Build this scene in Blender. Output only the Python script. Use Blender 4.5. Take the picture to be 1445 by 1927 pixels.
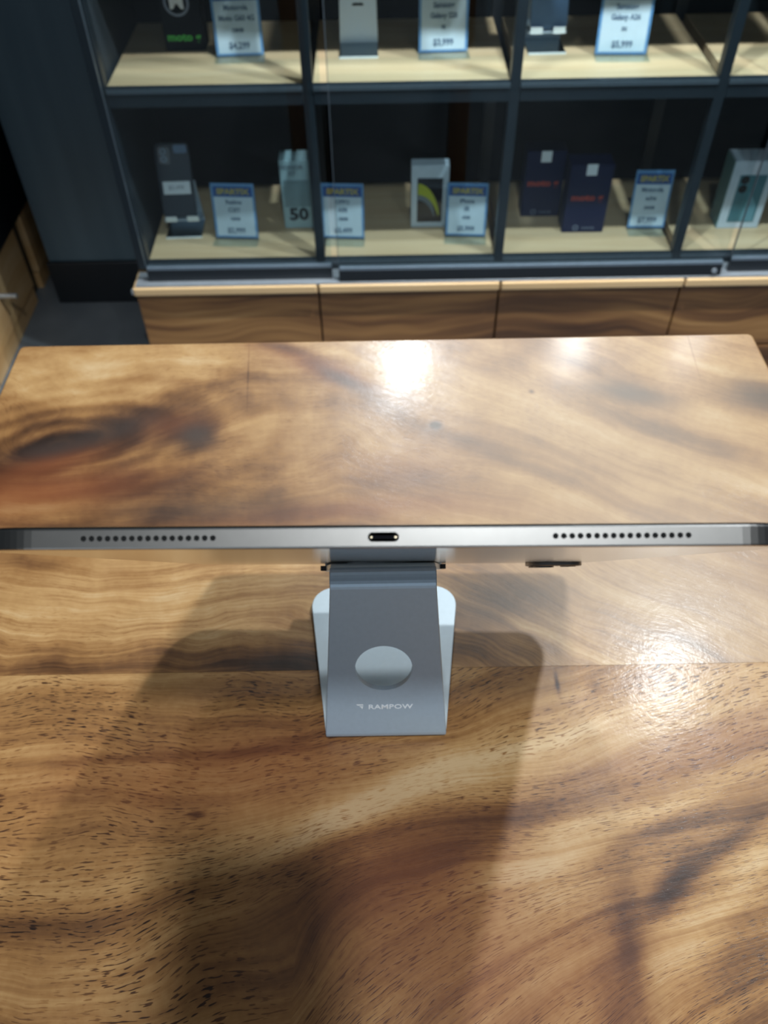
import bpy, bmesh, math, random
from math import sin, cos, radians, pi, atan2, sqrt
from mathutils import Vector as V, Matrix

for o in list(bpy.data.objects):
    bpy.data.objects.remove(o)
scene = bpy.context.scene
COL = scene.collection

# ------------------------------------------------------------------ camera
F_PX, W_PX, H_PX = 1600.0, 1445.0, 1927.0
PITCH, ROLL = radians(48.5), radians(1.0)
CAM = V((0, 0, 0.430))                      # table top is z = 0
FW = V((0, cos(PITCH), -sin(PITCH)))
R0 = V((1, 0, 0)); U0 = R0.cross(FW)
RT = cos(ROLL) * R0 - sin(ROLL) * U0
UP = cos(ROLL) * U0 + sin(ROLL) * R0
cd = bpy.data.cameras.new('camera')
cam = bpy.data.objects.new('camera', cd); COL.objects.link(cam)
cd.sensor_fit = 'HORIZONTAL'; cd.sensor_width = 36.0; cd.lens = 36.0 * F_PX / W_PX
cd.clip_start = 0.005; cd.clip_end = 50
M = Matrix((RT, UP, -FW)).transposed().to_4x4(); M.translation = CAM
cam.matrix_world = M
cd.dof.use_dof = True; cd.dof.focus_distance = 0.335; cd.dof.aperture_fstop = 22.0
scene.camera = cam

def ray(px, py):
    return (FW * F_PX + RT * (px - W_PX / 2) - UP * (py - H_PX / 2)).normalized()
def onz(px, py, z):
    d = ray(px, py); return CAM + d * ((z - CAM.z) / d.z)
def ony(px, py, y):
    d = ray(px, py); return CAM + d * ((y - CAM.y) / d.y)
def onx(px, py, x):
    d = ray(px, py); return CAM + d * ((x - CAM.x) / d.x)

# ------------------------------------------------------------------ light
vs = scene.view_settings
vs.view_transform = 'Standard'; vs.look = 'None'; vs.gamma = 1.0; vs.use_curve_mapping = False
vs.exposure = -0.22
w = bpy.data.worlds.new('room_ambient'); scene.world = w; w.use_nodes = True
w.node_tree.nodes['Background'].inputs[0].default_value = (0.70, 0.86, 1.0, 1)
w.node_tree.nodes['Background'].inputs[1].default_value = 0.062

def lamp(name, loc, target, power, radius, color=(0.87, 0.95, 1.0), spot=None, blend=0.6):
    ld = bpy.data.lights.new(name, 'SPOT' if spot else 'POINT')
    ld.energy = power; ld.color = color; ld.shadow_soft_size = radius
    o = bpy.data.objects.new(name, ld); COL.objects.link(o); o.location = loc
    if spot:
        ld.spot_size = radians(spot); ld.spot_blend = blend
        o.rotation_euler = (V(target) - V(loc)).to_track_quat('-Z', 'Y').to_euler()
    return o
def mirrored(px, py, z):                   # where a lamp hangs whose reflection shows in the table at this pixel
    q = onz(px, py, 0.0); d = q - CAM; return (q.x + d.x / CAM.z * z, q.y + d.y / CAM.z * z, z)
lamp('ceiling_lamp', (0.75, 1.18, 1.60), None, 88, 0.045)           # behind the tablet, right
lamp('ceiling_lamp', (0.134, -0.50, 1.90), (0.10, 0.0, 0.0), 108, 0.06, spot=66, blend=0.25)         # above the photographer
lamp('ceiling_lamp', (0.75, -0.45, 1.90), (0.3, 0.0, 0.0), 20, 0.045, spot=72, blend=0.3)          # right of the photographer
for x_ in (0.27, 0.86):                                             # track spots aimed into the showcase
    lamp('track_spot', (x_, 1.19, 0.93), (x_ - 0.06, 1.75, -0.35), 86, 0.02, spot=96, blend=0.4)
ad = bpy.data.lights.new('rear_fill', 'AREA'); ad.shape = 'RECTANGLE'; ad.size = 4.0; ad.size_y = 2.2; ad.energy = 38; ad.color = (0.74, 0.88, 1.0)  # added unseen area light, soft bluish fill for the stand arm
ao = bpy.data.objects.new('rear_fill', ad); COL.objects.link(ao); ao.location = (-0.4, -3.6, 0.9); ao.rotation_euler = (pi / 2, 0, 0)
lamp('showcase_spot', mirrored(762, 683, 0.68), None, 27.0, 0.034)
lamp('showcase_spot', mirrored(1080, 640, 0.66), None, 11.0, 0.022)
lamp('showcase_spot', mirrored(1300, 638, 0.66), None, 4.5, 0.016)

# ------------------------------------------------------------------ helpers: nodes
class G:
    def __init__(s, name):
        s.mat = bpy.data.materials.new(name); s.mat.use_nodes = True
        s.t = s.mat.node_tree; s.b = s.t.nodes['Principled BSDF']; s.out = s.t.nodes['Material Output']
    def put(s, sock, v):
        if isinstance(v, bpy.types.NodeSocket): s.t.links.new(v, sock)
        elif isinstance(v, (tuple, list)) and len(v) == 3 and len(sock.default_value) == 4: sock.default_value = (*v, 1)
        else: sock.default_value = v
    def m(s, op, a, b=None, c=None, clamp=False):
        n = s.t.nodes.new('ShaderNodeMath'); n.operation = op; n.use_clamp = clamp
        for i, v in enumerate((a, b, c)):
            if v is not None: s.put(n.inputs[i], v)
        return n.outputs[0]
    def add(s, *a):
        r = a[0]
        for q in a[1:]: r = s.m('ADD', r, q)
        return r
    def mul(s, a, b): return s.m('MULTIPLY', a, b)
    def comb(s, x, y, z=0.0):
        n = s.t.nodes.new('ShaderNodeCombineXYZ')
        for i, v in enumerate((x, y, z)): s.put(n.inputs[i], v)
        return n.outputs[0]
    def pos(s, local=False):
        if local:
            n = s.t.nodes.new('ShaderNodeTexCoord'); v = n.outputs['Object']
        else:
            n = s.t.nodes.new('ShaderNodeNewGeometry'); v = n.outputs['Position']
        q = s.t.nodes.new('ShaderNodeSeparateXYZ'); s.t.links.new(v, q.inputs[0])
        return v, q.outputs[0], q.outputs[1], q.outputs[2]
    def noise(s, vec, scale=1.0, detail=2.0, rough=0.5):
        n = s.t.nodes.new('ShaderNodeTexNoise'); s.put(n.inputs['Vector'], vec)
        n.inputs['Scale'].default_value = scale; n.inputs['Detail'].default_value = detail
        n.inputs['Roughness'].default_value = rough
        return n.outputs[0]
    def cn(s, vec, scale=1.0, detail=2.0, amp=1.0):      # noise centred on zero
        return s.mul(s.m('SUBTRACT', s.noise(vec, scale, detail), 0.5), amp)
    def gauss(s, x, y, cx, cy, ax, ay, rot=0.0, amp=1.0):
        dx = s.m('SUBTRACT', x, cx); dy = s.m('SUBTRACT', y, cy); c, k = cos(rot), sin(rot)
        u = s.m('MULTIPLY_ADD', dx, c / ax, s.mul(dy, k / ax))
        v = s.m('MULTIPLY_ADD', dy, c / ay, s.mul(dx, -k / ay))
        e = s.m('MULTIPLY_ADD', u, u, s.mul(v, v))
        return s.mul(s.m('EXPONENT', s.mul(e, -1.0)), amp)
    def ramp(s, fac, stops):
        n = s.t.nodes.new('ShaderNodeValToRGB'); s.put(n.inputs[0], fac); e = n.color_ramp.elements
        while len(e) < len(stops): e.new(0.5)
        for el, (p, c) in zip(e, stops): el.position = p; el.color = (*c, 1)
        return n.outputs[0]
    def mix(s, fac, a, b, mode='MIX'):
        n = s.t.nodes.new('ShaderNodeMix'); n.data_type = 'RGBA'; n.blend_type = mode
        s.put(n.inputs[0], fac); s.put(n.inputs[6], a); s.put(n.inputs[7], b)
        return n.outputs[2]
    def step(s, v, lo, hi):
        n = s.t.nodes.new('ShaderNodeMapRange'); n.interpolation_type = 'SMOOTHSTEP'
        s.put(n.inputs[0], v); n.inputs[1].default_value = lo; n.inputs[2].default_value = hi
        return n.outputs[0]
    def bump(s, h, strength=0.2, dist=0.001):
        n = s.t.nodes.new('ShaderNodeBump'); n.inputs['Strength'].default_value = strength
        n.inputs['Distance'].default_value = dist; s.put(n.inputs['Height'], h)
        s.t.links.new(n.outputs[0], s.b.inputs['Normal']); s.t.links.new(n.outputs[0], s.b.inputs['Coat Normal'])
    def set(s, **k):
        names = dict(color='Base Color', rough='Roughness', metal='Metallic', ior='IOR', coat='Coat Weight',
                     coat_rough='Coat Roughness', spec='Specular IOR Level', emit='Emission Color', emit_s='Emission Strength')
        for a, v in k.items(): s.put(s.b.inputs[names[a]], v)
        return s.mat

def plain(name, color, rough=0.5, metal=0.0, var=0.06, scale=60, **k):
    g = G(name); p, x, y, z = g.pos(True)
    n = g.noise(p, scale, 3)
    c = g.ramp(n, [(0.25, tuple(v * (1 - var) for v in color)), (0.75, tuple(min(1, v * (1 + var)) for v in color))])
    return g.set(color=c, rough=rough, metal=metal, **k)

def thin_glass(name, tint=(0.90, 0.96, 0.97), refl=1.0):
    g = G(name); t = g.t; t.nodes.remove(g.b)
    a = t.nodes.new('ShaderNodeBsdfTransparent'); a.inputs[0].default_value = (*tint, 1)
    b = t.nodes.new('ShaderNodeBsdfGlossy'); b.inputs['Roughness'].default_value = 0.02
    f = t.nodes.new('ShaderNodeLayerWeight'); f.inputs[0].default_value = 0.5
    fr = g.m('MULTIPLY_ADD', g.m('POWER', f.outputs['Facing'], 5.0), 0.85, 0.04)
    m = t.nodes.new('ShaderNodeMixShader')
    t.links.new(g.mul(fr, refl), m.inputs[0]); t.links.new(a.outputs[0], m.inputs[1]); t.links.new(b.outputs[0], m.inputs[2])
    t.links.new(m.outputs[0], g.out.inputs[0])
    return g.mat

# ------------------------------------------------------------------ materials: wood
WOOD = [(0.00, (0.022, 0.010, 0.006)), (0.22, (0.075, 0.031, 0.013)), (0.42, (0.190, 0.083, 0.029)),
        (0.60, (0.340, 0.165, 0.056)), (0.80, (0.510, 0.290, 0.115)), (1.00, (0.640, 0.430, 0.225))]

def pores(g, x, s, lo=0.575, hi=0.66, kx=150, ks=1150):
    a = g.noise(g.comb(g.mul(x, kx), g.mul(s, ks), 3.0), 1.0, 1.0)
    b = g.noise(g.comb(g.mul(x, 14), g.mul(s, 26), 8.0), 1.0, 2.0)          # where pores crowd
    return g.mul(g.step(a, lo, hi), g.step(b, 0.32, 0.62))

def finish(g, t, x, s, reds, pore_amp, vec, y, greys=(), haze_tints=(), coat=0.09, r0=0.20):
    p = pores(g, x, s)
    t = g.add(t, g.mul(p, -pore_amp))
    c = g.ramp(t, WOOD)
    for (cx, cy, ax, ay, rot, amp) in reds:
        c = g.mix(g.gauss(x, y, cx, cy, ax, ay, rot, amp), c, (0.25, 0.072, 0.024))
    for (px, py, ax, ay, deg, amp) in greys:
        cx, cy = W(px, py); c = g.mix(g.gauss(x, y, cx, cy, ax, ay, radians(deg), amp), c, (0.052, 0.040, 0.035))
    for (px, py, ax, ay, deg, amp) in haze_tints:  # paler beige mixed into the wood colour imitates reflected room haze
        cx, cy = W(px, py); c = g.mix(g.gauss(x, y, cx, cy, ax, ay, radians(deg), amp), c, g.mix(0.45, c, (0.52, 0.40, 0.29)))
    # fine scratches and lacquer haze
    fine = g.noise(g.comb(g.mul(x, 60), g.mul(s, 900), 1.0), 1.0, 2.0)
    haze = g.noise(vec, 30, 4, 0.6)
    rough = g.add(g.m('MULTIPLY_ADD', haze, 0.24, r0), g.mul(fine, 0.16))
    hgt = g.add(g.mul(fine, 0.35), g.mul(p, -0.25), g.mul(g.noise(vec, 45, 2), 1.2), g.mul(g.noise(vec, 260, 3, 0.7), 0.9))
    g.bump(hgt, 0.20, 0.0004)
    return g.set(color=c, rough=rough, spec=0.40, coat=coat, coat_rough=0.14)

def W(px, py):
    q = onz(px, py, 0.0); return q.x, q.y
def patch(g, x, y, lst):
    r = None
    for (px, py, ax, ay, deg, amp) in lst:
        cx, cy = W(px, py); q = g.gauss(x, y, cx, cy, ax, ay, radians(deg), amp)
        r = q if r is None else g.add(r, q)
    return r

def table_wood_far():
    g = G('table_wood_far'); vec, x, y, z = g.pos()
    w1 = g.cn(vec, 7, 2, 0.060); w2 = g.cn(vec, 24, 2, 0.014)
    kx, ky = W(112, 838)
    dx = g.mul(g.m('SUBTRACT', x, kx), 0.50); dy = g.m('SUBTRACT', y, ky)
    dy = g.m('MULTIPLY_ADD', dx, -0.35, dy)
    rk = g.m('SQRT', g.m('MULTIPLY_ADD', dx, dx, g.mul(dy, dy)))
    rk = g.add(rk, g.mul(w2, 0.6), g.mul(w1, 0.10))
    bell = g.m('EXPONENT', g.mul(rk, -1 / 0.042))
    slope = g.mul(g.m('MAXIMUM', g.add(x, 0.03), 0.0), 0.62)
    kx2, ky2 = W(560, 905)
    hill = g.gauss(x, y, kx2, ky2, 0.10, 0.05, 0.2, 0.035)
    s = g.add(y, slope, w1, w2, g.mul(bell, 0.12), hill)
    strip = g.step(y, 0.355, 0.315)
    b1 = g.cn(g.comb(g.mul(x, 1.6), g.mul(s, 22)), 1, 3, 0.95)
    b2 = g.mul(g.cn(g.comb(g.mul(x, 4.0), g.mul(s, 85), 4.0), 1, 3, 0.40), g.m('MULTIPLY_ADD', strip, 1.0, 0.8))
    b3 = g.mul(g.cn(g.comb(g.mul(x, 14.0), g.mul(s, 420), 7.0), 1, 3, 0.22), g.m('MULTIPLY_ADD', strip, 1.6, 0.6))
    mott = g.add(g.cn(vec, 24, 6, 0.55), g.cn(vec, 190, 3, 0.14))
    ring = g.mul(g.mul(g.m('SINE', g.mul(rk, 430)), 0.17), g.m('EXPONENT', g.mul(rk, -1 / 0.045)))
    t = g.add(0.66, b1, b2, b3, mott, ring, g.mul(bell, -0.38))
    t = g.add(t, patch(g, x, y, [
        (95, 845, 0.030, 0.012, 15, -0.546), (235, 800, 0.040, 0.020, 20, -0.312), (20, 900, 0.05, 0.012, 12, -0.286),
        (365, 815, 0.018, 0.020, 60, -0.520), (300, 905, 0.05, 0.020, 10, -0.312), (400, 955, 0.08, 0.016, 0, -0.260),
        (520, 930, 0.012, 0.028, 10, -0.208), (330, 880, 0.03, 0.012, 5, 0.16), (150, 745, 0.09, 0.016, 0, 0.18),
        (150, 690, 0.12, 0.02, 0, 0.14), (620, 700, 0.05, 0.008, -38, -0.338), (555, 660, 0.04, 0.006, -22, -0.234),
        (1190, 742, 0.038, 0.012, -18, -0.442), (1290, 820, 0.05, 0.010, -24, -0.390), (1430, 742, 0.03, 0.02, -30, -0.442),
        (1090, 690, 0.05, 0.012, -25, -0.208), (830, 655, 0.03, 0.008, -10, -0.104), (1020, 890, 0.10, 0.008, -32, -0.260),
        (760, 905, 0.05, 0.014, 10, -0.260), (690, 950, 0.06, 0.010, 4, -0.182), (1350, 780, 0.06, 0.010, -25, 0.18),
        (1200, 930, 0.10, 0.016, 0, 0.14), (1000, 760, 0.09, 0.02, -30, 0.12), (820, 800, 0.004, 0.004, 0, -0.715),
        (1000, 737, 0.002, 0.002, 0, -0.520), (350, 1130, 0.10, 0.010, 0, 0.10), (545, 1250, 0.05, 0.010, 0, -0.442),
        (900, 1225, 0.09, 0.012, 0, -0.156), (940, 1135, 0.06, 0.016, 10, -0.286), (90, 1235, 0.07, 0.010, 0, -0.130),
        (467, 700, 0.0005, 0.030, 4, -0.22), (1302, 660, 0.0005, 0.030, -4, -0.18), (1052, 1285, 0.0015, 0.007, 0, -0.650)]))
    reds = []
    for (px, py, ax, ay, deg, amp) in [(60, 930, 0.08, 0.02, 8, 0.75), (600, 690, 0.05, 0.012, -30, 0.6), (100, 870, 0.04, 0.012, 20, 0.6),
                                       (640, 960, 0.10, 0.010, 6, 0.4), (330, 800, 0.03, 0.015, 0, 0.4), (860, 960, 0.08, 0.01, 0, 0.35),
                                       (760, 880, 0.05, 0.03, 0, 0.30), (1380, 1090, 0.05, 0.03, 0, 0.25)]:
        cx, cy = W(px, py); reds.append((cx, cy, ax, ay, radians(deg), amp))
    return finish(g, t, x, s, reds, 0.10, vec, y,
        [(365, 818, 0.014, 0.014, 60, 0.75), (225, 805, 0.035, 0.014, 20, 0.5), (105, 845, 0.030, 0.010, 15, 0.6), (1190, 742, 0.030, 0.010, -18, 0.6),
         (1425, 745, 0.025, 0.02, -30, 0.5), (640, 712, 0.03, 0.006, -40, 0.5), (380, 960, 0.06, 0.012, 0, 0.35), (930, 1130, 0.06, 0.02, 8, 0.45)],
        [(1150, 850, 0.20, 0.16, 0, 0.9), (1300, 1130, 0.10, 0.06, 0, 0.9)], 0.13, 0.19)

def table_wood_near():
    g = G('table_wood_near'); vec, x, y, z = g.pos()
    w1 = g.cn(vec, 6, 2, 0.050); w2 = g.cn(vec, 20, 2, 0.010)
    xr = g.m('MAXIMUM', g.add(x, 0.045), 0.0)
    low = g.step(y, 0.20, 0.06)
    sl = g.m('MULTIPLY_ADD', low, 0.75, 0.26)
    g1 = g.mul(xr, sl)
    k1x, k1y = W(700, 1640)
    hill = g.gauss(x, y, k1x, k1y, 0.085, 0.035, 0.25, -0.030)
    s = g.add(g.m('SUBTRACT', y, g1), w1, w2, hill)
    b1 = g.cn(g.comb(g.mul(x, 1.2), g.mul(s, 30), 2.0), 1, 3, 0.80)
    b2 = g.cn(g.comb(g.mul(x, 3.0), g.mul(s, 110), 5.0), 1, 3, 0.44)
    b3 = g.cn(g.comb(g.mul(x, 16.0), g.mul(s, 560), 7.0), 1, 3, 0.34)
    mott = g.add(g.cn(vec, 22, 5, 0.30), g.cn(vec, 240, 3, 0.16))
    t = g.add(0.63, b1, b2, b3, mott)
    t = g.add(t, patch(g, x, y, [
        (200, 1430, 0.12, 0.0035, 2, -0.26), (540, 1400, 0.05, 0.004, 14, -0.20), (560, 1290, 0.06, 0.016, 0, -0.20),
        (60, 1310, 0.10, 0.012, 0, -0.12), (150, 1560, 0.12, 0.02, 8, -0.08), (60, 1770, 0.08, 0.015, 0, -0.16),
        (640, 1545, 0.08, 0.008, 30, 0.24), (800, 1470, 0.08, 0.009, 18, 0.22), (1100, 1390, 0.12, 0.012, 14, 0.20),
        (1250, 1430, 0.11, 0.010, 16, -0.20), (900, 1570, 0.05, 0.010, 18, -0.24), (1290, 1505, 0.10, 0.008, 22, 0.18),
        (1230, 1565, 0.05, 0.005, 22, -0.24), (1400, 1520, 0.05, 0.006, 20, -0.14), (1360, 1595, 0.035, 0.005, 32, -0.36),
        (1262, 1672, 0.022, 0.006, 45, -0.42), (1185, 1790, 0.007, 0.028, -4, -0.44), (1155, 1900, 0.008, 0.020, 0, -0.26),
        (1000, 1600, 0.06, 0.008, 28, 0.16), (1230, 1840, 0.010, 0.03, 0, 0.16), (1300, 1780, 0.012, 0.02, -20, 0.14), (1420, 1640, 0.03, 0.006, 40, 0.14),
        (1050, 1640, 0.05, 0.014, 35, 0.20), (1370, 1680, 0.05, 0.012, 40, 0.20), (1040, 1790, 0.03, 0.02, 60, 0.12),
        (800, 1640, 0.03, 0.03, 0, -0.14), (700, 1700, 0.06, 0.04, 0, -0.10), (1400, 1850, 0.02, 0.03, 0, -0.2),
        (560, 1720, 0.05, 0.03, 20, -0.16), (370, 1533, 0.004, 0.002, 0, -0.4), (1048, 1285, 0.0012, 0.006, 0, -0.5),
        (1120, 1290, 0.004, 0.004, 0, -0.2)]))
    reds = []
    for (px, py, ax, ay, deg, amp) in [(760, 1650, 0.06, 0.035, 0, 0.45), (520, 1430, 0.06, 0.02, 0, 0.35), (860, 1850, 0.06, 0.03, 0, 0.35),
                                       (1330, 1400, 0.08, 0.015, 15, 0.35), (330, 1470, 0.08, 0.02, 0, 0.3), (1100, 1870, 0.05, 0.05, 0, 0.3)]:
        cx, cy = W(px, py); reds.append((cx, cy, ax, ay, radians(deg), amp))
    return finish(g, t, x, s, reds, 0.50, vec, y)

def simple_wood(name, base, amp=1.0, along='x', across='z', rough=0.4, ks=26, tint=None):
    g = G(name); vec, x, y, z = g.pos()
    d = dict(x=x, y=y, z=z); a, c = d[along], d[across]
    s = g.add(c, g.cn(vec, 4, 1, 0.10 * amp), g.cn(vec, 18, 2, 0.006))
    t = g.add(base, g.cn(g.comb(g.mul(a, 1.5), g.mul(s, ks)), 1, 2, 0.9 * amp), g.cn(g.comb(g.mul(a, 4), g.mul(s, ks * 5), 3.0), 1, 2, 0.30 * amp))
    col = g.ramp(t, tint or WOOD)
    return g.set(color=col, rough=rough)

PALE = [(0.0, (0.24, 0.13, 0.055)), (0.35, (0.40, 0.255, 0.125)), (0.62, (0.53, 0.385, 0.225)), (1.0, (0.66, 0.53, 0.36))]
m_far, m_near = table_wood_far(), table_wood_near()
m_drawer = simple_wood('drawer_wood', 0.44, 1.25, 'x', 'z', 0.42, 16)
m_ledge = simple_wood('ledge_wood', 0.98, 0.3, 'x', 'y', 0.25, 26)
m_shelf = simple_wood('shelf_wood', 0.60, 0.55, 'x', 'y', 0.5, 22, PALE)
m_leftwood = simple_wood('corner_cabinet_wood', 0.86, 0.6, 'y', 'z', 0.45, 14)
m_tleg = simple_wood('leg_wood', 0.45, 0.5, 'z', 'x', 0.5, 20)

m_alu = plain('anodised_aluminium', (0.27, 0.255, 0.24), 0.36, 1.0, 0.03, 300)
m_base = plain('lit_base_aluminium', (0.80, 0.90, 0.95), 0.34, 0.25, 0.02, 300)  # lighter copy of the stand metal, reflected brightness put into its colour
m_alub = plain('smooth_back_aluminium', (0.50, 0.48, 0.46), 0.13, 1.0, 0.03, 300)
m_mirror = plain('dark_polished_base', (0.30, 0.36, 0.40), 0.16, 1.0, 0.02, 300)
m_stand = plain('stand_aluminium', (0.41, 0.51, 0.61), 0.36, 0.30, 0.03, 400)
m_black = plain('black_frame', (0.007, 0.010, 0.014), 0.38)
m_frame = plain('charcoal_metal', (0.013, 0.020, 0.027), 0.40, 0.2)
m_side = plain('charcoal_side_panel', (0.024, 0.030, 0.036), 0.55, spec=0.2)
m_back = plain('dark_back_panel', (0.005, 0.009, 0.012), 0.65, spec=0.15)
m_rail = plain('grey_rail', (0.20, 0.25, 0.30), 0.35, 0.6)
m_trim = plain('dull_grey_trim', (0.085, 0.105, 0.125), 0.4, 0.4)
m_railw = plain('light_rail', (0.48, 0.52, 0.56), 0.35, 0.7)
m_glass = thin_glass('door_glass', (0.90, 0.95, 0.96), 0.8)
m_acryl = thin_glass('acrylic', (0.88, 0.94, 0.97), 1.0)
m_blackglass = plain('black_screen_glass', (0.004, 0.004, 0.006), 0.08)
m_rubber = plain('black_silicone', (0.012, 0.012, 0.014), 0.7)
m_dark = plain('hole_black', (0.002, 0.002, 0.002), 0.9)
m_gold = plain('contact_metal', (0.6, 0.5, 0.35), 0.3, 1.0)
m_lens = plain('lens_glass', (0.006, 0.007, 0.012), 0.05)
m_logo = plain('pale_print', (0.86, 0.88, 0.90), 0.5)
m_paper = plain('white_paper', (0.74, 0.80, 0.83), 0.6, var=0.02)
m_pblue = plain('light_blue_border', (0.22, 0.42, 0.68), 0.5, var=0.03)
m_blue = plain('banner_blue', (0.020, 0.090, 0.32), 0.5, var=0.03)
m_yellow = plain('banner_yellow', (0.55, 0.42, 0.10), 0.5, var=0.03)
m_ink = plain('grey_ink', (0.17, 0.22, 0.29), 0.6)

def floor_mat():
    g = G('polished_concrete'); vec, x, y, z = g.pos()
    c = g.ramp(g.noise(vec, 7, 5), [(0.3, (0.10, 0.115, 0.13)), (0.7, (0.155, 0.17, 0.185))])
    return g.set(color=c, rough=0.35)
def wall_mat():
    g = G('dark_grey_wall_paint'); vec, x, y, z = g.pos()
    c = g.ramp(g.noise(g.comb(g.mul(x, 9), g.mul(z, 0.6)), 1, 3), [(0.3, (0.060, 0.098, 0.125)), (0.7, (0.105, 0.155, 0.185))])
    return g.set(color=c, rough=0.5)

# ------------------------------------------------------------------ helpers: meshes
def link(name, me, mat, parent=None, smooth=False):
    o = bpy.data.objects.new(name, me); COL.objects.link(o)
    if mat is not None and not me.materials: me.materials.append(mat)
    if parent is not None: o.parent = parent
    if smooth:
        for p in me.polygons: p.use_smooth = True
    return o
def from_bm(name, bm, mat, parent=None, smooth=False):
    bmesh.ops.recalc_face_normals(bm, faces=bm.faces)
    me = bpy.data.meshes.new(name); bm.to_mesh(me); bm.free()
    return link(name, me, mat, parent, smooth)
def bm_box(bm, lo, hi):
    lo, hi = V(lo), V(hi); c = (lo + hi) / 2; d = hi - lo
    return bmesh.ops.create_cube(bm, size=1.0, matrix=Matrix.Translation(c) @ Matrix.Diagonal((*d, 1)))['verts']
def box(name, lo, hi, mat, parent=None, bevel=0.0, seg=2):
    bm = bmesh.new(); bm_box(bm, lo, hi)
    if bevel: bmesh.ops.bevel(bm, geom=bm.edges[:], offset=bevel, segments=seg, affect='EDGES', profile=0.5)
    return from_bm(name, bm, mat, parent)
def rr(w, h, r, n=8):
    """rounded rectangle outline about the origin"""
    pts = []
    for cx, cy, a in ((w/2-r, h/2-r, 0), (-w/2+r, h/2-r, 90), (-w/2+r, -h/2+r, 180), (w/2-r, -h/2+r, 270)):
        for i in range(n + 1):
            t = radians(a + 90 * i / n); pts.append((cx + r * cos(t), cy + r * sin(t)))
    return pts
def loft(bm, loops, caps=True):
    vl = [[bm.verts.new(p) for p in lp] for lp in loops]; n = len(loops[0])
    for a, b in zip(vl, vl[1:]):
        for i in range(n): bm.faces.new((a[i], a[(i+1) % n], b[(i+1) % n], b[i]))
    if caps: bm.faces.new(vl[0][::-1]); bm.faces.new(vl[-1])
def slab(name, w, h, r, z0, z1, mat, parent=None, bev=0.0, n=8, off=(0, 0), smooth=False):
    """rounded plate in local xy, between z0 and z1"""
    bm = bmesh.new(); L = []
    zs = [(z0, bev), (z0 + bev, 0), (z1 - bev, 0), (z1, bev)] if bev else [(z0, 0), (z1, 0)]
    for z, i in zs:
        L.append([(x + off[0], y + off[1], z) for x, y in rr(w - 2*i, h - 2*i, max(r - i, 1e-4), n)])
    loft(bm, L); return from_bm(name, bm, mat, parent, smooth)
def cyl(name, r, z0, z1, mat, parent=None, n=20, loc=(0, 0, 0), axis='z', r2=None):
    bm = bmesh.new(); r2 = r if r2 is None else r2; L = []
    for z, q in ((z0, r), (z1, r2)):
        lp = []
        for i in range(n):
            t = 2*pi*i/n; a, b = q*cos(t), q*sin(t)
            p = (a, b, z) if axis == 'z' else ((a, z, b) if axis == 'y' else (z, a, b))
            lp.append((p[0]+loc[0], p[1]+loc[1], p[2]+loc[2]))
        L.append(lp)
    loft(bm, L); return from_bm(name, bm, mat, parent)
def ring(name, ro, ri, z0, z1, mat, parent=None, n=28, loc=(0, 0, 0), axis='z'):
    bm = bmesh.new(); L = []
    for q, z in ((ri, z0), (ro, z0), (ro, z1), (ri, z1), (ri, z0)):
        lp = []
        for i in range(n):
            t = 2*pi*i/n; a, b = q*cos(t), q*sin(t)
            p = (a, b, z) if axis == 'z' else (a, z, b)
            lp.append((p[0]+loc[0], p[1]+loc[1], p[2]+loc[2]))
        L.append(lp)
    loft(bm, L, False); bmesh.ops.remove_doubles(bm, verts=bm.verts, dist=1e-6)
    return from_bm(name, bm, mat, parent)
def thing(name, label, cat, mw=None, group=None):
    o = bpy.data.objects.new(name, None); COL.objects.link(o); o.empty_display_size = 0.02
    if mw is not None: o.matrix_world = mw
    o['label'] = label; o['category'] = cat
    if group: o['group'] = group
    return o
def struct(o): o['kind'] = 'structure'; return o
def at(x, y, z, yaw=0.0): return Matrix.Translation((x, y, z)) @ Matrix.Rotation(yaw, 4, 'Z')
def lettering(txt, size, mat, parent, loc, sx=1.0, bold=0.0, rot=None, align='CENTER', name='lettering', thick=0.0002):
    cu = bpy.data.curves.new(name, 'FONT'); cu.body = txt; cu.size = size; cu.align_x = align; cu.align_y = 'CENTER'
    cu.offset = bold; cu.extrude = thick; cu.resolution_u = 2
    tmp = bpy.data.objects.new(name, cu); COL.objects.link(tmp)
    dg = bpy.context.evaluated_depsgraph_get()
    me = bpy.data.meshes.new_from_object(tmp.evaluated_get(dg)); bpy.data.objects.remove(tmp)
    me.materials.clear()
    R = rot if rot is not None else Matrix.Rotation(pi / 2, 4, 'X')
    me.transform(Matrix.Translation(loc) @ R @ Matrix.Diagonal((sx, 1, 1, 1)))
    return link(name, me, mat, parent)
def boolean(o, cutter):
    md = o.modifiers.new('cut', 'BOOLEAN'); md.operation = 'DIFFERENCE'; md.solver = 'EXACT'; md.object = cutter
    dg = bpy.context.evaluated_depsgraph_get(); dg.update()
    me = bpy.data.meshes.new_from_object(o.evaluated_get(dg))
    o.modifiers.clear(); o.data = me; bpy.data.objects.remove(cutter)

# ------------------------------------------------------------------ structure
ZF = -0.91
YB = 2.30
struct(box('floor', (-2.2, -1.2, ZF - 0.05), (2.2, YB + 0.1, ZF), floor_mat()))
wm = wall_mat()
struct(box('wall_back', (-2.2, YB, ZF), (2.2, YB + 0.1, 1.7), wm))
struct(box('wall_corner', (-0.862, 1.972, ZF + 0.0005), (1.4, YB - 0.0005, 1.7), wm))
struct(box('baseboard_back', (-0.868, 1.960, ZF + 0.0005), (-0.53, 1.9715, -0.787), m_black, bevel=0.003))

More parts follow.
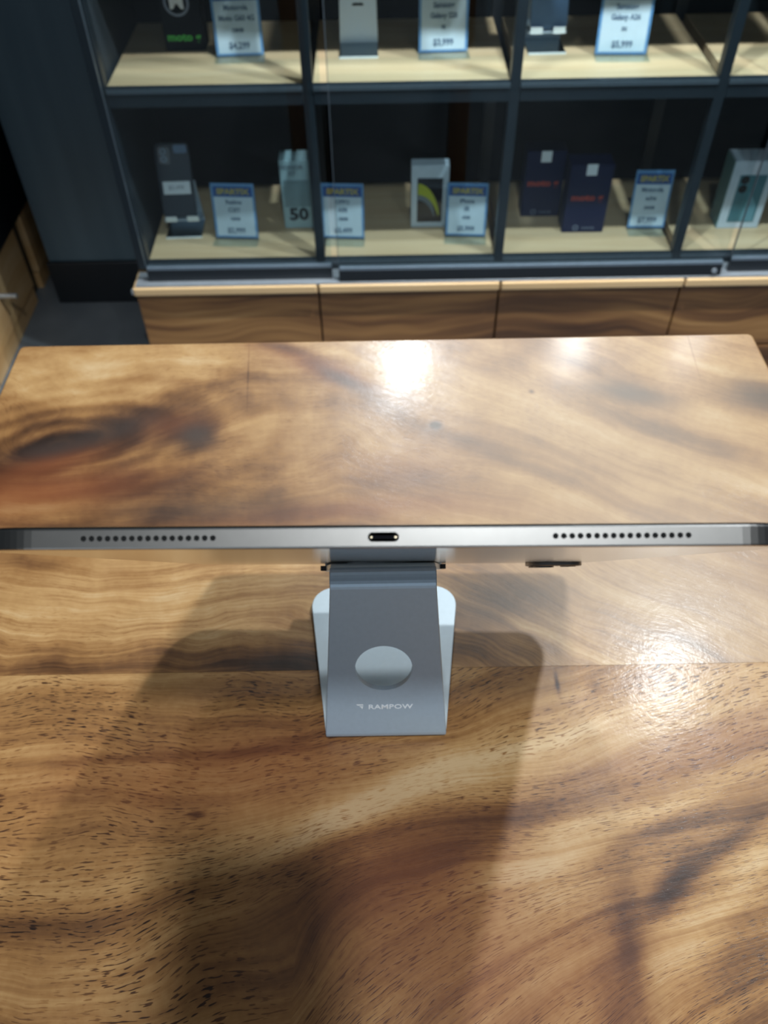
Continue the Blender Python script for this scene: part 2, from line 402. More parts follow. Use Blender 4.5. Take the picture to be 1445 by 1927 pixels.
# ------------------------------------------------------------------ display table
TX0, TX1, TY0, TY1 = -0.297, 0.3055, -0.34, 0.570
SEAM = W(760, 1258)[1]
tb = thing('display_table', 'glossy brown wooden display table with wavy grain and a dark knot', 'table', at(0, 0.12, ZF))
TH = 0.036
def plank(y0, y1, mat, far=False):
    bm = bmesh.new()
    vs_ = bm_box(bm, (TX0, y0, -TH), (TX1, y1, 0))
    ed = [e for e in bm.edges if abs(e.verts[0].co.z) < 1e-6 and abs(e.verts[1].co.z) < 1e-6]
    if far:
        ve = [e for e in bm.edges if abs(e.verts[0].co.z - e.verts[1].co.z) > 0.01 and e.verts[0].co.y > y1 - 1e-4]
        bmesh.ops.bevel(bm, geom=ve, offset=0.005, segments=4, affect='EDGES', profile=0.5)
        ed = [e for e in bm.edges if abs(e.verts[0].co.z) < 1e-6 and abs(e.verts[1].co.z) < 1e-6]
        rim = [e for e in ed if max(abs(e.verts[0].co.y - y0), abs(e.verts[1].co.y - y0)) > 1e-4]
        bmesh.ops.bevel(bm, geom=rim, offset=0.0022, segments=3, affect='EDGES', profile=0.5)
    else:
        bmesh.ops.bevel(bm, geom=ed, offset=0.00018, segments=1, affect='EDGES')
    o = from_bm('plank', bm, mat, tb); o.matrix_parent_inverse = tb.matrix_world.inverted()
    return o
bpy.context.view_layer.update()
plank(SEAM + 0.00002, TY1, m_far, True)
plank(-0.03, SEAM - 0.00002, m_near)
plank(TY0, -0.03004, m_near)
for sx in (TX0 + 0.03, TX1 - 0.09):
    for sy in (TY0 + 0.03, TY1 - 0.09):
        o = box('leg', (sx, sy, ZF + 0.0005), (sx + 0.06, sy + 0.06, -TH), m_tleg, tb, 0.003)
        o.matrix_parent_inverse = tb.matrix_world.inverted()
for lo, hi in (((TX0+0.03, TY0+0.09, -0.12), (TX0+0.05, TY1-0.09, -TH)), ((TX1-0.05, TY0+0.09, -0.12), (TX1-0.03, TY1-0.09, -TH)),
               ((TX0+0.09, TY0+0.03, -0.12), (TX1-0.09, TY0+0.05, -TH)), ((TX0+0.09, TY1-0.05, -0.12), (TX1-0.09, TY1-0.03, -TH))):
    o = box('apron', lo, hi, m_tleg, tb); o.matrix_parent_inverse = tb.matrix_world.inverted()

# ------------------------------------------------------------------ tablet
A = V((-0.0003, 0.1356, 0.2629)); AX = V((0.0235, 0.6042, -0.7963)).normalized()
N0 = AX.cross(V((1, 0, 0))).normalized()
EX = N0.cross(AX).normalized()
if EX.x < 0: EX = -EX
EX = (EX + N0 * 0.0124).normalized(); NN = EX.cross(AX).normalized()
if NN.dot(N0) < 0: NN = -NN
TL, TW, TT = 0.2806, 0.2160, 0.0057
# tablet frame: local x = EX, local y = -AX (towards the near, upper edge), local z = NN (out of the back)
TM = Matrix((EX, -AX, EX.cross(-AX))).transposed().to_4x4()
zs = 1.0 if EX.cross(-AX).dot(NN) > 0 else -1.0
TM.translation = A + AX * TL          # origin in the middle of the lower edge, on the back face
tab = thing('tablet', 'thin grey aluminium tablet standing edge-on on the metal stand', 'tablet', TM)
bm = bmesh.new(); L = []
for zz, ins in ((-TT, 0.0007), (-TT + 0.0007, 0.0), (-0.0006, 0.0), (-0.0002, 0.0002), (0.0, 0.0008)):
    L.append([(x, y + TL / 2, zz * zs) for x, y in rr(TW - 2*ins, TL - 2*ins, 0.018 - ins, 14)])
loft(bm, L)
body = from_bm('body', bm, m_alu, tab)
bm = bmesh.new(); zc = -TT / 2 * zs
hx = []
for sgn in (-1, 1):
    for i in range(17): hx.append(sgn * (0.0434 + 0.002075 * i))
RH = 0.00074
for x in hx:
    loft(bm, [[(x + RH*cos(2*pi*i/14), yy, zc + RH*sin(2*pi*i/14)) for i in range(14)] for yy in (TL - 0.0012, TL + 0.001)])
loft(bm, [[(x, yy, zc + z) for x, z in rr(0.0079, 0.0024, 0.00119, 8)] for yy in (TL - 0.005, TL + 0.001)])
cut = from_bm('cutter', bm, None)
cut.matrix_world = TM
bpy.context.view_layer.update()
boolean(body, cut)
body.data.materials.append(m_alub)
for p in body.data.polygons:
    if p.normal.z * zs > 0.9: p.material_index = 1          # the smooth back face
hole_me = None
for x in hx:
    if hole_me is None:
        h = cyl('speaker_hole', RH * 0.99, -0.0005, 0.0, m_dark, tab, 14, axis='y'); hole_me = h.data
    else: h = link('speaker_hole', hole_me, None, tab)
    h.location = (x, TL - 0.00045, zc)
bm = bmesh.new(); loft(bm, [[(x, yy, zc + z) for x, z in rr(0.0078, 0.0023, 0.00114, 8)] for yy in (TL - 0.0048, TL - 0.0040)])
port = from_bm('usb_port', bm, m_dark, tab)
box('port_tongue', (-0.0031, TL - 0.0042, zc - 0.00035), (0.0031, TL - 0.0010, zc + 0.00035), m_blackglass, port, 0.0001)
for sx in (-0.0031, 0.0031):
    cyl('contact', 0.00030, TL - 0.0030, TL - 0.0006, m_gold, port, 10, (sx, 0, zc), 'y')
bm = bmesh.new(); L = []
for zz, ins in ((-TT - 0.0003, 0.0010), (-TT - 0.0002, 0.0005), (-TT + 0.0001, 0.0005)):
    L.append([(x, y + TL / 2, zz * zs) for x, y in rr(TW - 2*ins, TL - 2*ins, 0.018 - ins, 12)])
loft(bm, L); from_bm('screen_glass', bm, m_blackglass, tab)
BW = 0.0292; bx, by = 0.1026 - BW / 2, 0.003 + BW / 2
def zr(a, b): return (min(a*zs, b*zs), max(a*zs, b*zs))
cb = slab('camera_bump', BW, BW, 0.009, *zr(-0.0001, 0.0019), m_alu, tab, 0.0003, 8, (bx, by))
cg = slab('camera_glass', BW - 0.002, BW - 0.002, 0.008, *zr(0.0018, 0.0021), m_lens, cb, 0.0, 8, (bx, by))
for lx, ly, r in ((-0.0065, -0.0065, 0.0062), (-0.0065, 0.0070, 0.0056), (0.0080, 0.007, 0.0030), (0.0080, -0.007, 0.0028)):
    ring('lens_ring', r, r * 0.72, *zr(0.0020, 0.0028 if r > 0.004 else 0.0024), m_alu, cb, 24, (bx + lx, by + ly, 0))

# ------------------------------------------------------------------ tablet stand (one bent sheet: base, arm, back rest, lip)
SX = -0.0010
st = thing('tablet_stand', 'silver folded metal tablet stand with round hole, standing on the wooden table', 'stand', at(SX, 0.27, 0.0))
T_ = 0.0032
def sheet(name, prof, mat, parent, offx=0.0):
    """prof: list of (y, z, halfwidth) on the sheet's centre line -> bevelled strip of thickness T_"""
    pts = [V((0, p[0], p[1])) for p in prof]; n = len(pts); nor = []
    for i in range(n):
        d = (pts[min(i+1, n-1)] - pts[max(i-1, 0)]).normalized(); nor.append(V((0, -d.z, d.y)))
    bm = bmesh.new(); L = []; b = 0.0004
    for p, nn, q in zip(pts, nor, prof):
        hw = q[2]; h = T_ / 2
        sec = [(-hw + b, -h), (hw - b, -h), (hw, -h + b), (hw, h - b), (hw - b, h), (-hw + b, h), (-hw, h - b), (-hw, -h + b)]
        L.append([(x + offx, p.y + nn.y * k, p.z + nn.z * k) for x, k in sec])
    loft(bm, L); o = from_bm(name, bm, mat, parent)
    o.matrix_parent_inverse = Matrix.Translation((0, -0.27, 0.0))
    return o
Y0 = 0.2135 + 0.0016; ZB = 0.0005 + T_ / 2
ARM = radians(72.0)
rb = 0.0036
# base: from far rounded end to the bend
yfar = 0.3152; R = 0.0155; base = []
def hw_base(y): return 0.0325 + (y - Y0) / (yfar - Y0) * (0.0459 - 0.0325)
for i in range(11):
    t = pi / 2 * i / 10; y = yfar - R + R * cos(t)
    base.append((y, ZB, max(hw_base(y) - R + R * sin(t), 0.001)))
ystart = Y0 + rb / math.tan((pi - ARM) / 2) * 1.0 + 0.002
for k in range(1, 7):
    y = yfar - R + (ystart - (yfar - R)) * k / 6; base.append((y, ZB, hw_base(y)))
sheet('base_plate', base, m_base, st)
# bend: arc from heading -y to heading up (cos ARM, sin ARM)
arm = []
cy, cz = ystart, ZB + rb
turn = pi - ARM                                   # heading 180deg -> ARM (clockwise in y,z)
for i in range(9):
    a = -pi / 2 - turn * i / 8
    arm.append((cy + rb * cos(a), cz + rb * sin(a), 0.0325))
ay, az, _ = arm[-1]
# top bend centre so that the far side runs down parallel to the tablet back
nb = V((0, NN.y, NN.z)).normalized(); axp = V((0, AX.y, AX.z)).normalized()
rt = 0.0065
Dv = V((0, cos(ARM), sin(ARM)))
off = T_ / 2 + 0.0006                             # rest centre line lies this far off the back face
lo_, hi_ = 0.05, 0.20
for _ in range(60):
    m_ = (lo_ + hi_) / 2
    P1 = V((0, ay, az)) + Dv * m_; c_ = P1 + V((0, sin(ARM), -cos(ARM))) * rt
    e_ = (c_ - V((0, A.y, A.z))).dot(nb)          # distance of bend centre from the back plane
    if e_ > rt + off: lo_ = m_
    else: hi_ = m_
LARM = m_
def hw_arm(u): return 0.0325 + (0.0259 - 0.0325) * u
for k in range(1, 13):
    u = k / 12; p = V((0, ay, az)) + Dv * (LARM * u); arm.append((p.y, p.z, hw_arm(u)))
P1 = V((0, ay, az)) + Dv * LARM; c_ = P1 + V((0, sin(ARM), -cos(ARM))) * rt
a0 = atan2((P1 - c_).z, (P1 - c_).y)
v_end = -nb                                       # from the centre to the rest line
a1 = atan2(v_end.z, v_end.y)
while a1 > a0: a1 -= 2 * pi
rest = []
for i in range(0, 13):
    a = a0 + (a1 - a0) * i / 12
    arm.append((c_.y + rt * cos(a), c_.z + rt * sin(a), 0.0259)) if i < 9 else None
    if i >= 8: rest.append((c_.y + rt * cos(a), c_.z + rt * sin(a), 0.0257))
arm_o = sheet('arm', arm, m_stand, st)
q0 = V((0, rest[-1][0], rest[-1][1]))
Bc = V((0, (A + AX * TL).y, (A + AX * TL).z))
lrest = (Bc - q0).dot(axp) + T_ / 2 + 0.0022
for k in range(1, 7):
    p = q0 + axp * ((lrest - 0.004) * k / 6); rest.append((p.y, p.z, 0.0257 + 0.008 * (k / 6)))
p = q0 + axp * (lrest - 0.004)
cc = p - nb * 0.004
for i in range(1, 7):
    t = pi / 2 * i / 6; z_ = cc + nb * (0.004 * cos(t)) + axp * (0.004 * sin(t)); rest.append((z_.y, z_.z, 0.034))
e1 = cc + axp * 0.004
for d in (0.006, 0.010): z_ = e1 - nb * d; rest.append((z_.y, z_.z, 0.034))
sheet('back_rest', rest, m_base, st)
for sx in (-1, 1):
    bm = bmesh.new()
    b0 = e1 - nb * 0.0085 + axp * 0.0
    vs_ = bmesh.ops.create_cube(bm, size=1.0, matrix=Matrix.Translation(V((sx * 0.0255, 0, 0)) + b0 - axp * 0.0045) @
        Matrix((V((1, 0, 0)), nb, axp)).transposed().to_4x4() @ Matrix.Diagonal((0.017, T_, 0.010, 1)))
    bmesh.ops.bevel(bm, geom=bm.edges[:], offset=0.0008, segments=2, affect='EDGES')
    o = from_bm('hook', bm, m_stand, st); o.matrix_parent_inverse = Matrix.Translation((0, -0.27, 0.0))
    bm = bmesh.new()
    p_ = Bc - axp * 0.010 + nb * 0.0021
    bmesh.ops.create_cube(bm, size=1.0, matrix=Matrix.Translation(V((sx * 0.0315, 0, 0)) + p_) @
        Matrix((V((1, 0, 0)), nb, axp)).transposed().to_4x4() @ Matrix.Diagonal((0.007, 0.0028, 0.018, 1)))
    o = from_bm('silicone_pad', bm, m_rubber, st); o.matrix_parent_inverse = Matrix.Translation((0, -0.27, 0.0))
# round hole through the arm
armn = V((0, -sin(ARM), cos(ARM)))                # outward normal, towards the viewer
P0 = V((SX, ay, az)) + armn * (T_ / 2)
d = ray(722, 1258); t_ = (P0 - CAM).dot(armn) / d.dot(armn); HC = CAM + d * t_
d2 = ray(668, 1258); t2 = (P0 - CAM).dot(armn) / d2.dot(armn); HR = (CAM + d2 * t2 - HC).length
bm = bmesh.new()
FR = Matrix((V((1, 0, 0)), Dv, V((1, 0, 0)).cross(Dv))).transposed().to_4x4()
loft(bm, [[tuple(HC + FR.to_3x3() @ V((HR*cos(2*pi*i/56), HR*sin(2*pi*i/56), 0)) + armn * k) for i in range(56)] for k in (-0.008, 0.004)])
cut = from_bm('cutter', bm, None); bpy.context.view_layer.update(); boolean(arm_o, cut)
def arm_pt(px, py):
    d = ray(px, py); return CAM + d * ((P0 - CAM).dot(armn) / d.dot(armn))
RL = Matrix((V((1, 0, 0)), Dv, V((1, 0, 0)).cross(Dv))).transposed().to_4x4()
lw = (arm_pt(776, 1330) - arm_pt(693, 1330)).length
c0 = arm_pt(734.5, 1330) - V((SX, 0.27, 0)) 
lg = lettering('RAMPOW', 0.0044, m_logo, arm_o, (0, 0, 0), 1.0, 0.00004, Matrix.Identity(4), name='logo_lettering', thick=0.00005)
xs = [v.co.x for v in lg.data.vertices]; sc = lw / (max(xs) - min(xs))
lg.data.transform(Matrix.Translation(arm_pt(734.5, 1330) + armn * 0.00006 - V((0, 0, 0))) @ RL @ Matrix.Diagonal((sc, 1, 1, 1)))
lg.matrix_parent_inverse = Matrix.Translation((-SX, 0, 0))
bm = bmesh.new(); c1 = arm_pt(677, 1330) + armn * 0.00006; k_ = lw / 83.0
for poly in ([(-7, 5.5), (6, 5.5), (7, 2.8), (-4.5, 2.8)], [(-1.5, 1.2), (6.4, 1.2), (4.5, -5.5), (2.2, -1.4)]):
    vv = [bm.verts.new(c1 + RL.to_3x3() @ V((a * k_, b * k_ * 1.15, 0))) for a, b in poly]; bm.faces.new(vv)
lm = from_bm('logo_mark', bm, m_logo, arm_o); lm.matrix_parent_inverse = Matrix.Translation((-SX, 0, 0))

# ------------------------------------------------------------------ glass showcase behind the table
YS = 1.60
ZL, ZU, ZT = -0.5655, -0.210, 0.145
PX = [-0.503, -0.125, 0.252, 0.630, 1.008]
ZLEDGE = -0.594
sc_ = thing('glass_showcase', 'dark framed glass showcase with pale wooden shelves of phones', 'showcase', at(0.25, 1.78, ZLEDGE))
PI = sc_.matrix_world.inverted()
def part(o):
    if o.parent.type == 'EMPTY': o.matrix_parent_inverse = PI
    return o
YBK = 1.945
for i, x in enumerate(PX):
    hw = 0.0095 if i else 0.012
    part(box('front_post', (x - hw, YS, ZLEDGE + 0.012), (x + hw, YS + 0.022, ZT + 0.02), m_frame, sc_, 0.001))
    if 0 < i < 4: part(box('rear_post', (x - 0.012, YBK - 0.02, ZL), (x + 0.012, YBK, ZT), m_black, sc_))
part(box('side_panel', (PX[0] - 0.012, YS + 0.0222, ZLEDGE + 0.012), (PX[0] + 0.004, YBK, ZT + 0.02), m_side, sc_))
part(box('side_panel', (PX[4] - 0.004, YS + 0.0222, ZLEDGE + 0.012), (PX[4] + 0.012, YBK, ZT + 0.02), m_side, sc_))
part(box('back_panel', (PX[0] - 0.012, YBK, ZLEDGE + 0.012), (PX[4] + 0.012, YBK + 0.012, ZT + 0.02), m_back, sc_))
for zt in (ZL, ZU, ZT):
    for i in range(4):
        x0, x1 = PX[i] + (0.0096 if i else 0.0125), PX[i+1] - 0.0096
        part(box('shelf_board', (x0, YS + 0.012, zt - 0.018), (x1, YBK - 0.0205, zt), m_shelf, sc_))
        fr = part(box('shelf_rail', (x0, YS - 0.001, zt - (0.034 if zt > ZL else 0.0265)), (x1, YS + 0.0115, zt + 0.001), m_frame, sc_, 0.001))
        part(box('rail_trim', (x0, YS - 0.0035, zt - 0.009), (x1, YS - 0.0012, zt - 0.001), m_trim, fr, 0.0004))
        part(box('under_panel', (x0, YS + 0.012, zt - 0.024), (x1, YBK - 0.0205, zt - 0.0185), m_black, sc_))
# sliding doors
def door(x0, x1, y, mat_rail, lock=None, zb=-0.588):
    d = part(box('sliding_door', (x0, y - 0.0025, zb + 0.022), (x1, y + 0.0025, ZT + 0.0), m_glass, sc_))
    r = part(box('door_rail', (x0, y - 0.006, zb), (x1, y + 0.006, zb + 0.0255), m_black, d, 0.0008))
    t = part(box('door_rail_top', (x0 + 0.001, y - 0.0055, zb + 0.0256), (x1 - 0.001, y + 0.0055, zb + 0.0325), mat_rail, d, 0.0008))
    s1 = part(box('glass_edge', (x0 - 0.0012, y - 0.003, zb + 0.034), (x0, y + 0.003, ZT), m_trim, d))
    if lock is not None:
        part(cyl('lock', 0.0055, y - 0.009, y - 0.006, m_railw, d, 16, (lock, 0, zb + 0.012), 'y'))
    return d
door(-0.488, -0.10, 1.5685, m_rail)
door(-0.085, 0.715, 1.5555, m_rail, 0.70)
door(0.735, 1.00, 1.5685, m_rail)
part(box('bottom_track', (PX[0] - 0.012, 1.549, ZLEDGE + 0.0005), (PX[4], 1.60, ZLEDGE + 0.0055), m_railw, sc_, 0.001))

# wooden base cabinet
bc = thing('base_cabinet', 'wooden drawer base with brown grain under the glass showcase', 'cabinet', at(0.25, 1.78, ZF))
PI = bc.matrix_world.inverted()
part(box('carcass', (-0.52, 1.585, ZF + 0.001), (1.02, 1.955, ZLEDGE - 0.0210), m_black, bc))
GX = [-0.524, -0.1315, 0.2545, 0.645, 1.02]
for i in range(4):
    x0, x1 = GX[i] + 0.0018, GX[i+1] - 0.0018
    part(box('ledge_board', (x0, 1.545, ZLEDGE - 0.020), (x1, 1.955, ZLEDGE), m_ledge, bc, 0.004, 3))
    part(box('drawer_front', (x0, 1.562, -0.778), (x1, 1.5845, ZLEDGE - 0.0215), m_drawer, bc, 0.002))
    part(box('drawer_front', (x0, 1.562, ZF + 0.04), (x1, 1.5845, -0.784), m_drawer, bc, 0.002))
pk = ony(256, 549, 1.575)
part(cyl('lock_knob', 0.007, pk.x - 0.008, GX[0] + 0.0015, m_railw, bc, 14, (0, 1.575, pk.z + 0.0), 'x'))

# ------------------------------------------------------------------ corner cabinet on the left
XL = -0.925
lc = thing('corner_cabinet', 'light wooden drawer cabinet with black top in the left corner', 'cabinet', at(-1.1, 1.6, ZF))
PI = lc.matrix_world.inverted()
ztop = -0.690
part(box('carcass', (-1.35, 1.0, ZF + 0.001), (XL - 0.02, 2.28, ztop), m_black, lc))
for y0_, y1_ in ((1.24, 1.612), (1.62, 1.972), (2.035, 2.27)):
    part(box('drawer_front', (XL - 0.0195, y0_, ZF + 0.05), (XL, y1_, ztop - 0.002), m_leftwood, lc, 0.002))
    part(box('plinth', (XL - 0.0195, y0_, ZF + 0.001), (XL - 0.004, y1_, ZF + 0.047), m_leftwood, lc))
part(box('upper_case', (-1.36, 1.0, ztop + 0.0005), (XL + 0.004, 2.12, 0.30), m_black, lc, 0.003))
hp = onx(12, 557, XL + 0.02)
part(cyl('handle', 0.006, XL, XL + 0.045, m_railw, lc, 14, (0, hp.y, hp.z), 'x'))

# ------------------------------------------------------------------ goods on the shelves
def place(bl, br, zt):
    a, b = onz(bl[0], bl[1], zt), onz(br[0], br[1], zt)
    d = b - a; return (a + b) / 2, d.length, atan2(d.y, d.x)
def height(px, py, base, depth_y):
    return ony(px, py, depth_y).z - base

BRAND = 'SPARTIX'
def price_card(bl, br, top, zt, lines, label, lean=8, washed=False):
    c, w_, yaw = place(bl, br, zt)
    h = height(top[0], top[1], zt, c.y + 0.015)
    h = max(0.09, min(0.19, h)) / cos(radians(lean))
    t = thing('price_card', label, 'price card', at(c.x, c.y, zt + 0.0012, yaw), 'price cards in the showcase')
    K = Matrix.Rotation(radians(-lean), 4, 'X')
    def k(o): o.data.transform(K); return o
    k(box('acrylic_panel', (-w_/2, 0.0005, 0.0), (w_/2, 0.003, h), m_acryl, t))
    box('acrylic_foot', (-w_/2, -0.030, 0.0), (w_/2, 0.0, 0.0025), m_acryl, t)
    cardo = k(box('card', (-w_/2 + 0.002, 0.0032, 0.002), (w_/2 - 0.002, 0.0040, h - 0.002), m_pblue, t))
    k(box('paper', (-w_/2*0.86, 0.0028, 0.006), (w_/2*0.86, 0.0031, h * 0.75), m_paper, t)).parent = t
    k(box('banner', (-w_/2*0.86, 0.0027, h * 0.755), (w_/2*0.86, 0.0031, h * 0.93), m_blue, t))
    k(lettering(BRAND, h * 0.13, m_yellow, t, (0, 0.0022, h * 0.84), 0.95 * w_ / (h * 0.66), 0.0008, name='banner_lettering'))
    for (txt, zz, sz) in zip(lines, (0.66, 0.52, 0.36, 0.15), (0.105, 0.105, 0.07, 0.13)):
        k(lettering(txt, h * sz, m_ink, t, (0, 0.0024, h * zz), 0.9, 0.0005))
    return t

def carton(name, bl, br, top, zt, depth, mat, label, group=None, hmin=0.1):
    c, w_, yaw = place(bl, br, zt)
    h = height(top[0], top[1], zt, c.y)
    t = thing(name, label, 'box', at(c.x, c.y, zt + 0.0004, yaw), group)
    box('carton', (-w_/2, 0, 0), (w_/2, depth, h), mat, t, 0.0012)
    return t, w_, h

def phone_stand(c, zt, w_, label, hplate, yaw=0.0, hooks=True, slot=False, dep=0.075):
    t = thing('phone_stand', label, 'stand', at(c.x, c.y, zt + 0.0004, yaw), 'metal phone stands in the showcase')
    bp = box('base_plate', (-w_/2, 0.0012, 0), (w_/2, dep, 0.0035), m_mirror, t, 0.0006)
    box('front_edge', (-w_/2, 0, 0), (w_/2, 0.0011, 0.0035), m_base, bp)
    bm = bmesh.new(); L = []
    for k in range(9):
        u = k / 8; z = 0.0036 + hplate * u; y = dep - 0.004 - (0.015 if hooks else -0.02) * u
        hw = w_/2 * (1 - 0.10 * u)
        L.append([(-hw, y - 0.0016, z), (hw, y - 0.0016, z), (hw, y + 0.0016, z), (-hw, y + 0.0016, z)])
    loft(bm, L); back = from_bm('back_plate', bm, m_stand if hooks else m_base, t)
    if slot:
        slab('cable_slot', 0.022, 0.008, 0.0038, -0.0006, 0.0, m_dark, back).matrix_local = Matrix.Translation((0, dep - 0.004 + 0.02 * slot - 0.0017, 0.0036 + hplate * slot)) @ Matrix.Rotation(pi/2, 4, 'X')
    if hooks:
        cr = box('cradle', (-w_/2, dep - 0.055, 0.030), (w_/2, dep - 0.0215, 0.0335), m_stand, t, 0.0006)
        for sx in (-1, 1):
            box('hook', (sx*w_*0.30 - w_*0.16, dep - 0.0585, 0.030), (sx*w_*0.30 + w_*0.16, dep - 0.0552, 0.042), m_base, cr, 0.0008)
    return t

navy = plain('navy_card', (0.004, 0.010, 0.046), 0.5, spec=0.2)
blackcard = plain('black_card', (0.003, 0.006, 0.010), 0.7, spec=0.10)
palecard = plain('pale_teal_card', (0.30, 0.44, 0.48), 0.45)
whitecard = plain('white_card', (0.52, 0.62, 0.70), 0.45)
tealcard = plain('teal_side_card', (0.14, 0.28, 0.30), 0.45)
tealprint = plain('teal_print', (0.045, 0.16, 0.20), 0.4)
tealprint2 = plain('light_teal_print', (0.12, 0.30, 0.37), 0.4)
yellowprint = plain('yellow_print', (0.36, 0.42, 0.020), 0.4)
greyprint = plain('grey_print', (0.13, 0.17, 0.20), 0.4)
redprint = plain('red_print', (0.42, 0.050, 0.030), 0.5)
greenprint = plain('green_print', (0.05, 0.50, 0.06), 0.5)
paleprint = plain('faint_grey_print', (0.20, 0.24, 0.32), 0.5)
midteal = plain('mid_teal_print', (0.16, 0.25, 0.28), 0.45)
phonedark = plain('dark_phone_back', (0.018, 0.026, 0.038), 0.3, spec=0.3)
phonelight = plain('silver_phone_back', (0.36, 0.42, 0.47), 0.3)
phoneblue = plain('blue_camera_strip', (0.10, 0.20, 0.36), 0.25)

# --- lower shelf
c0 = onz(347, 449, ZL)
phone_stand(c0, ZL, 0.078, 'dark metal phone stand at the left end of the lower shelf', 0.10, 0.03)
ph = thing('smartphone', 'dark smartphone with camera cluster and white sticker on the lower shelf', 'phone',
           at(c0.x, c0.y, ZL + 0.0004, 0.03) @ Matrix.Translation((-0.004, 0.0235, 0.0372)) @ Matrix.Rotation(radians(-18), 4, 'X'))
RX = Matrix.Rotation(pi/2, 4, 'X')
b_ = slab('phone_body', 0.072, 0.150, 0.009, -0.0075, 0.0, phonedark, ph, 0.001, 6, (0, 0.075)); b_.data.transform(RX)
o = slab('camera_island', 0.024, 0.034, 0.006, 0.0, 0.0015, m_blackglass, ph, 0, 6, (-0.016, 0.126)); o.data.transform(RX)
for zz in (0.134, 0.119):
    ring('lens_ring', 0.0062, 0.004, -0.003, -0.0015, m_rail, o, 18, (-0.018, 0, zz), 'y')
q = slab('camera_strip', 0.028, 0.016, 0.004, 0.0, 0.0008, phoneblue, ph, 0, 4, (0.018, 0.138)); q.data.transform(RX)
q = box('sticker', (-0.028, -0.0006, 0.048), (0.030, 0.0, 0.074), m_paper, ph)
lettering('$3,499', 0.012, m_ink, q, (0, -0.0008, 0.061))

price_card((406, 450), (488, 452), (393, 347), ZL, ('Realme', 'C25Y', '128GB', '$2,999'), 'blue bannered price card beside the dark phone on the lower shelf')
t, w_, h = carton('phone_box', (537, 430), (590, 429), (524, 303), ZL, 0.048, palecard, 'slim pale teal phone box behind the second showcase post')
box('band', (-w_*0.42, -0.0006, h*0.33), (w_*0.46, -0.0001, h*0.72), midteal, t)
lettering('50', h * 0.25, m_side, t, (0.002, -0.0008, h * 0.21), 1.1, 0.0015)
lettering('HONOR\nX7', h * 0.085, greyprint, t, (-w_*0.10, -0.0008, h * 0.86), 1.0, 0.0003)
price_card((606, 450), (687, 452), (604, 347), ZL, ('OPPO', 'A98', '128GB', '$3,499'), 'price card right behind the second showcase post on the lower shelf')
t, w_, h = carton('phone_box', (773, 428), (841, 427), (773, 312), ZL, 0.030, whitecard, 'white phone box printed with a yellow phone on the lower shelf')
s_ = box('picture', (-w_*0.34, -0.0006, h*0.09), (w_*0.34, -0.0001, h*0.80), m_blackglass, t)
def crescent(mat, r0, r1, name, yo, parent):
    bm = bmesh.new(); n = 18; a_, b_ = [], []
    cx, cz = -w_*0.34, h * 0.12
    for i in range(n + 1):
        t_ = radians(8 + 80 * i / n); k = sin(pi * (0.10 + 0.90 * i / n) * 0.5)
        ro = V((cx + w_*0.60*cos(t_)*r1, 0, cz + h*0.60*sin(t_)*r1)); ri = V((cx + w_*0.60*cos(t_)*(r1 - (r1 - r0)*k), 0, cz + h*0.60*sin(t_)*(r1 - (r1 - r0)*k)))
        a_.append(bm.verts.new((ro.x, yo, ro.z))); b_.append(bm.verts.new((ri.x, yo, ri.z)))
    for i in range(n): bm.faces.new((a_[i], a_[i+1], b_[i+1], b_[i]))
    return from_bm(name, bm, mat, parent)
crescent(greyprint, 0.56, 0.80, 'printed_rim', -0.0008, s_); crescent(yellowprint, 0.70, 1.0, 'printed_phone', -0.0010, s_)
price_card((836, 446), (914, 448), (842, 346), ZL, ('iPhone', 'SE', '64GB', '$5,999'), 'price card overlapping the white box with the yellow phone')
for (bl, br, tp, lab) in (((979, 408), (1050, 407), (990, 287), 'darker navy phone box set back at the left, red print, white tag'),
                          ((1056, 438), (1133, 437), (1063, 312), 'bright navy phone box in front, red print, white tag on top')):
    t, w_, h = carton('navy_phone_box', bl, br, tp, ZL, 0.05, navy, lab, 'navy phone boxes')
    box('tag', (-0.012, -0.0008, h - 0.022), (0.010, -0.0001, h + 0.002), m_paper, t)
    lettering('moto g', 0.020, redprint, t, (-0.002, -0.0006, h * 0.53), 1.15, 0.0006)
    ring('emblem', 0.006, 0.0042, -0.0008, -0.0002, paleprint, t, 20, (-w_*0.18, 0, h * 0.075), 'y')
    lettering('motorola', 0.009, paleprint, t, (w_*0.12, -0.0006, h * 0.075), 0.8)
price_card((1178, 432), (1250, 432), (1199, 322), ZL, ('Motorola', 'edge', '256GB', '$7,999'), 'duller price card between the navy boxes and the fourth post')
t, w_, h = carton('phone_box', (1347, 430), (1424, 429), (1386, 304), ZL, 0.055, whitecard, 'white and teal phone box at the right edge of the lower shelf')
box('side_sleeve', (-w_/2 - 0.0008, 0.001, 0.001), (-w_/2 - 0.0001, 0.054, h - 0.001), tealcard, t)
s_ = box('picture', (-w_*0.30, -0.0006, h*0.10), (w_*0.34, -0.0001, h*0.80), tealprint, t)
bm = bmesh.new()
vv = [bm.verts.new(p) for p in ((w_*0.0, -0.0008, h*0.11), (w_*0.31, -0.0008, h*0.11), (w_*0.28, -0.0008, h*0.35), (w_*0.05, -0.0008, h*0.56))]; bm.faces.new(vv)
from_bm('printed_glow', bm, tealprint2, s_)
for zz in (0.73, 0.60): ring('printed_lens', 0.009, 0.001, -0.0009, -0.0007, m_dark, s_, 18, (-w_*0.16, 0, h*zz), 'y')

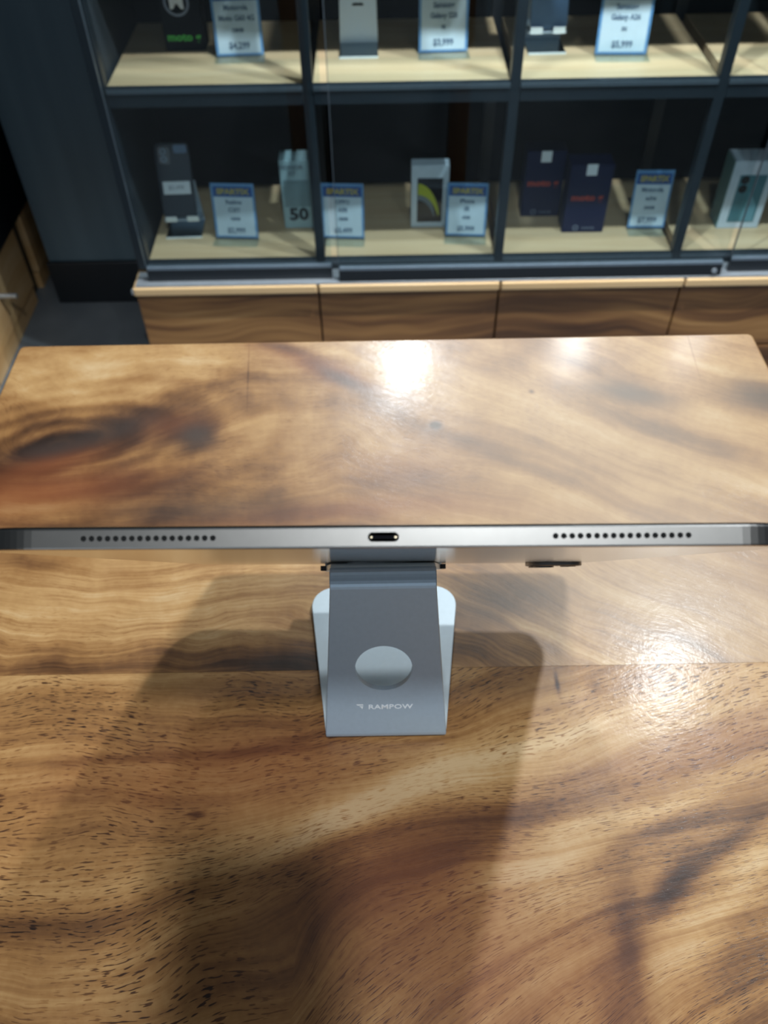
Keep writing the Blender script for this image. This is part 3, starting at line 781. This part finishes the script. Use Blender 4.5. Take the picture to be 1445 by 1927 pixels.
# --- upper shelf
t, w_, h = carton('phone_box', (314, 97), (388, 96), (296, -60), ZU, 0.05, blackcard, 'black phone box with round emblem and green lettering on the upper shelf')
e = ring('emblem', 0.024, 0.0195, -0.0010, -0.0002, paleprint, t, 32, (-0.004, 0, h * 0.60), 'y')
lettering('M', 0.034, m_logo, e, (-0.004, -0.0010, h * 0.60), 1.1, 0.0008)
lettering('moto g', 0.020, greenprint, t, (0.0, -0.0006, h * 0.175), 1.1, 0.0006)
price_card((407, 110), (499, 107), (385, -32), ZU, ('Motorola', 'Moto G60 4G', '128GB', '$4,299'), 'price card reading $4,299 beside the black box with green lettering')
c0 = (onz(638, 111, ZU) + onz(712, 110, ZU)) / 2
phone_stand(c0, ZU, 0.074, 'empty bright silver phone stand with a dark slot on the upper shelf', 0.15, 0.0, False, 0.42)
price_card((786, 103), (881, 100), (792, -36), ZU, ('Samsung', 'Galaxy S20', 'FE', '$3,999'), 'price card reading $3,999 beside the empty silver stand')
c0 = (onz(994, 104, ZU) + onz(1064, 102, ZU)) / 2
phone_stand(c0, ZU, 0.072, 'silver phone stand with two hooks behind the third post, upper shelf', 0.10, 0.02)
ph = thing('smartphone', 'silver backed smartphone on the hooked stand, upper shelf', 'phone',
           at(c0.x, c0.y, ZU + 0.0004, 0.02) @ Matrix.Translation((0.002, 0.0235, 0.0372)) @ Matrix.Rotation(radians(-18), 4, 'X'))
b_ = slab('phone_body', 0.070, 0.150, 0.009, -0.0075, 0.0, phoneblue, ph, 0.001, 6, (0, 0.075)); b_.data.transform(RX)
o = slab('sticker', 0.060, 0.060, 0.004, 0.0, 0.0008, m_paper, ph, 0, 6, (0, 0.085)); o.data.transform(RX)
o2 = slab('sticker_print', 0.036, 0.032, 0.003, 0.0008, 0.0012, greyprint, o, 0, 4, (0, 0.088)); o2.data.transform(RX)
price_card((1117, 106), (1217, 106), (1138, -34), ZU, ('Samsung', 'Galaxy A26', '5G', '$5,999'), 'overexposed white price card beside the hooked stand on the upper shelf')

# ------------------------------------------------------------------ the phone that takes the picture (behind the lens, out of view)
PM = Matrix((RT, UP, -FW)).transposed().to_4x4(); PM.translation = CAM - FW * 0.0015
ph = thing('smartphone', 'black smartphone held above the near end of the wooden table', 'phone', PM)
slab('phone_body', 0.0675, 0.1385, 0.010, 0.0, 0.0072, m_blackglass, ph, 0.001, 6, (-0.021, -0.056))
slab('lens_ring', 0.011, 0.011, 0.0054, -0.0008, 0.0, m_rail, ph, 0, 8, (0, 0)).location = (0, 0, 0)
